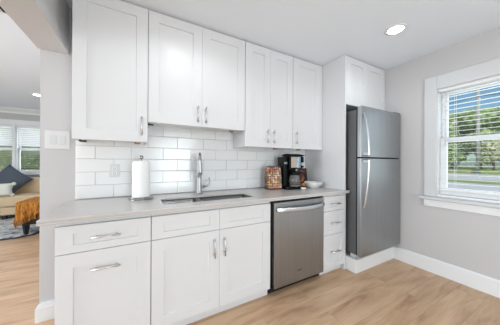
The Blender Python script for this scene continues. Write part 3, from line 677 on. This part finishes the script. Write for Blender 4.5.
# throw: a sheet over the pad, hanging at the front and the left with folds and a fringe
bm = bmesh.new(); nu, nv = 60, 26; G_ = []
for i in range(nu+1):
    s = i/nu; row = []
    # path along the edge: left side then front
    for j in range(nv+1):
        v = j/nv
        if s < .28: bx_, by_ = -1.745, 5.25-(s/.28)*.46; nx, ny = -1, 0
        elif s < .34: a = (s-.28)/.06*PI/2; bx_, by_ = -1.745+.03*(1-math.cos(a)), 4.79-.03*math.sin(a); nx, ny = -math.cos(a), -math.sin(a)
        else: bx_, by_ = -1.715+(s-.34)/.66*.62, 4.765; nx, ny = 0, -1
        if v < .4:
            k = v/.4; cx, cy = -1.37, 5.08
            x = cx+(bx_-cx)*k; y = cy+(by_-cy)*k; z = .585-.035*k**6
        else:
            k = (v-.4)/.6; fold = .022*math.sin(s*78)*k+.012*math.sin(s*31+2)*k
            x = bx_+nx*(.005+.012*k+fold*.7); y = by_+ny*(.01+.03*k+fold)
            z = .55-(.22+.12*max(0, 1-abs(s-.30)/.12)+.03*math.sin(s*19))*k
        row.append(bm.verts.new((x+.04, y-.17, z+.006*noise.noise(Vector((x*9, y*9, z*9))))))
    G_.append(row)
for i in range(nu):
    for j in range(nv): bm.faces.new((G_[i][j], G_[i+1][j], G_[i+1][j+1], G_[i][j+1]))
bmesh.ops.remove_doubles(bm, verts=bm.verts, dist=.0001)
ends = [Vector(G_[i][nv].co) for i in range(nu+1)]
th_ = obj('throw_blanket', bm, 'throw', smooth=True); th_.modifiers.new('s', 'SOLIDIFY').thickness = .008
tag(th_, 'rust orange knitted throw with fringe draped over the bench', 'blanket')
bm = bmesh.new()
for e in ends:
    for q in range(2):
        p = e+Vector((random.uniform(-.006, .006), random.uniform(-.006, .006), .005)); tube(bm, [p, p+Vector((random.uniform(-.01, .01), random.uniform(-.01, .01), -.04)), p+Vector((random.uniform(-.015, .015), random.uniform(-.012, .012), -.08))], .0045, 5)
obj('fringe', bm, 'throw', th_)

ta = thing('coffee_table', 'round natural wood coffee table at the left edge', 'table', (-2.20, 4.62, 0))
obj('table_top', lathe(bmesh.new(), [(0, .38), (.285, .38), (.30, .39), (.30, .465), (.292, .475), (0, .475)], (0, 0, 0), 48), 'wood', ta, smooth=False, bevel=.003)
for a in (20, 110, 200, 290):
    a = math.radians(a); tube(b_ := bmesh.new(), [(.12*math.cos(a), .12*math.sin(a), .38), (.15*math.cos(a), .15*math.sin(a), .014)], [.02, .014], 10)
    obj('leg', b_, 'black_wood', ta, smooth=True)

# ------------------------------------------------------------------ outside
GZ = -.3
gr = obj('lawn', B((XR+.2, 140, -60, 120, GZ-.3, GZ), (-60, XR+.2, YW+.3, 120, GZ-.3, GZ)), 'grass'); tag(gr, 'green lawn outside the window beyond and before the road', 'grass', kind='structure')
rd = obj('road', B((27, 41, -60, 120, GZ-.1, GZ+.03)), 'road'); tag(rd, 'pale asphalt road seen through the right-hand window', 'road', kind='structure')
dw = obj('driveway', B((16, 22, -60, 120, GZ-.1, GZ+.02)), 'road'); tag(dw, 'pale concrete driveway strip between house and road', 'driveway', kind='structure')
bk = obj('verge', B((46, 140, -60, 120, GZ-.1, GZ+.5)), 'grass'); tag(bk, 'raised grass verge behind the road below the trees', 'grass', kind='structure')
po = thing('utility_pole', 'grey utility pole with crossarm standing before the roadside trees', 'pole')
obj('shaft', tube(bmesh.new(), [(44.5, 10.17, GZ), (44.5, 10.17, 13.4)], [.25, .17], 14), 'pole', po, smooth=True)
obj('crossarm', B((44.30, 44.42, 9.2, 11.15, 11.95, 12.08)), 'bark', po)
for y in (9.3, 9.8, 10.55, 11.05): obj('insulator', lathe(bmesh.new(), [(0, 0), (.05, 0), (.06, .06), (.04, .14), (0, .15)], (44.36, y, 12.08), 10), 'black', po, smooth=True)
bm = bmesh.new()
for y, z in ((9.1, 12.37), (9.7, 12.37), (10.6, 12.37), (11.2, 12.37)):
    pass
for k, (z, dx) in enumerate(((11.2, 0), (8.9, .2), (8.5, -.2))):
    w_ = bmesh.new(); tube(w_, [(44.25+dx, 10.17+s*30, z-1.1*(1-(s)**2)*.0-.9*math.sin(PI*abs(s))) for s in [q/10 for q in range(-10, 11)]], .035, 5)
    obj('cable', w_, 'black', po)

def tree(x, y, h, rad, m, label, seed, z0=GZ, dens=1500, leaf=.35, group='trees across the road'):
    rnd = random.Random(seed)
    t = thing('tree', label, 'tree', (x, y, z0), group)
    bm = bmesh.new(); tube(bm, [(0, 0, 0), (.1, .05, h*.3), (.0, .15, h*.62)], [rad*.09, rad*.07, rad*.03], 10)
    for k in range(5):
        a = rnd.uniform(0, 2*PI); tube(bm, [(0.05, .1, h*(.3+.05*k)), (rad*.5*math.cos(a), rad*.5*math.sin(a), h*(.55+.05*k))], [rad*.04, rad*.015], 6)
    obj('trunk', bm, 'bark', t, smooth=True)
    bm = bmesh.new(); blobs = []
    for k in range(16):
        a = rnd.uniform(0, 2*PI); q = rnd.uniform(0, 1)**.5*rad*.68; zz = rnd.uniform(.30, .86)*h
        f = 1-abs(zz/h-.52)*.9; blobs.append((Vector((q*f*math.cos(a), q*f*math.sin(a), zz)), rad*rnd.uniform(.30, .46)))
    blobs.append((Vector((0, 0, h*.86)), rad*.34)); blobs.append((Vector((0, 0, h*.5)), rad*.6))
    for c, r_ in blobs:
        res = bmesh.ops.create_icosphere(bm, subdivisions=2, radius=r_*.86, matrix=Matrix.Translation(c))
        for v in res['verts']:
            d = v.co-c; v.co = c+d*(1+.35*noise.noise(v.co*(1.6/max(r_, .5))+Vector((seed, 0, 0))))
    for k in range(dens):
        c, r_ = rnd.choice(blobs); d = Vector((rnd.gauss(0, 1), rnd.gauss(0, 1), rnd.gauss(0, 1))).normalized()
        p = c+d*r_*rnd.uniform(.82, 1.12); n1 = (d+Vector((rnd.uniform(-.7, .7), rnd.uniform(-.7, .7), rnd.uniform(-.7, .7)))).normalized()
        a = n1.orthogonal().normalized(); b = n1.cross(a); s = leaf*rnd.uniform(.5, 1.1)
        th = rnd.uniform(0, 2*PI); a, b = a*math.cos(th)+b*math.sin(th), b*math.cos(th)-a*math.sin(th)
        vs = [bm.verts.new(p+q) for q in (-a*s, -b*s*.5, a*s, b*s*.5)]; bm.faces.new(vs)
    obj('crown', bm, m, t)
    return t
spec = [(54, 21.5, 10.2, 4.3, 'leaf_b', 'dark tree at the left end of the front roadside row', 5),
        (55, 12.4, 11.0, 4.3, 'leaf_a', 'tall green tree directly behind the utility pole', 2),
        (54, 3.6, 9.6, 4.1, 'leaf_b', 'dark green tree right of the utility pole', 3),
        (55, -5.4, 10.2, 4.3, 'leaf_a', 'green tree at the right end of the front roadside row', 6),
        (65, 8.6, 14.6, 4.9, 'leaf_b', 'tallest dark green tree behind and right of the utility pole', 7),
        (65, 18.6, 13.2, 4.9, 'leaf_a', 'broad green tree in the back row left of the utility pole', 1),
        (65, -1.4, 13.0, 4.9, 'leaf_a', 'green tree in the back row at the right', 11),
        (65, 28.8, 12.0, 4.9, 'leaf_b', 'distant dark tree at the left end of the back row', 10),
        (48.4, 9.4, 4.8, 1.9, 'leaf_c', 'low pale dry-leaved tree just right of the utility pole', 4),
        (48.4, 14.2, 4.4, 1.9, 'leaf_a', 'low bushy tree under the trees left of the pole', 8),
        (48.4, 5.0, 3.8, 1.9, 'leaf_b', 'low dark bushy tree under the trees right of the pole', 9)]
for x, y, h, rad, m, lab, sd in spec: tree(x, y, h, rad, m, lab, sd, z0=GZ+.5)
for i, (x, y, h, rad, m) in enumerate(((-4.0, 12.0, 4.2, 2.1, 'leaf_c'), (-7.6, 15.5, 4.8, 2.4, 'leaf_a'), (-10.0, 11.5, 4.2, 2.2, 'leaf_c'), (-1.6, 16.5, 4.8, 2.4, 'leaf_a'))):
    tree(x, y, h, rad, m, ['pale green shrub outside the living room window, in the middle', 'deeper green shrub outside the living room window, to the left', 'pale green shrub farthest left outside the living room', 'deeper green shrub outside the living room, farthest right'][i], 20+i, dens=1600, leaf=.14, group='shrubs outside the living room')
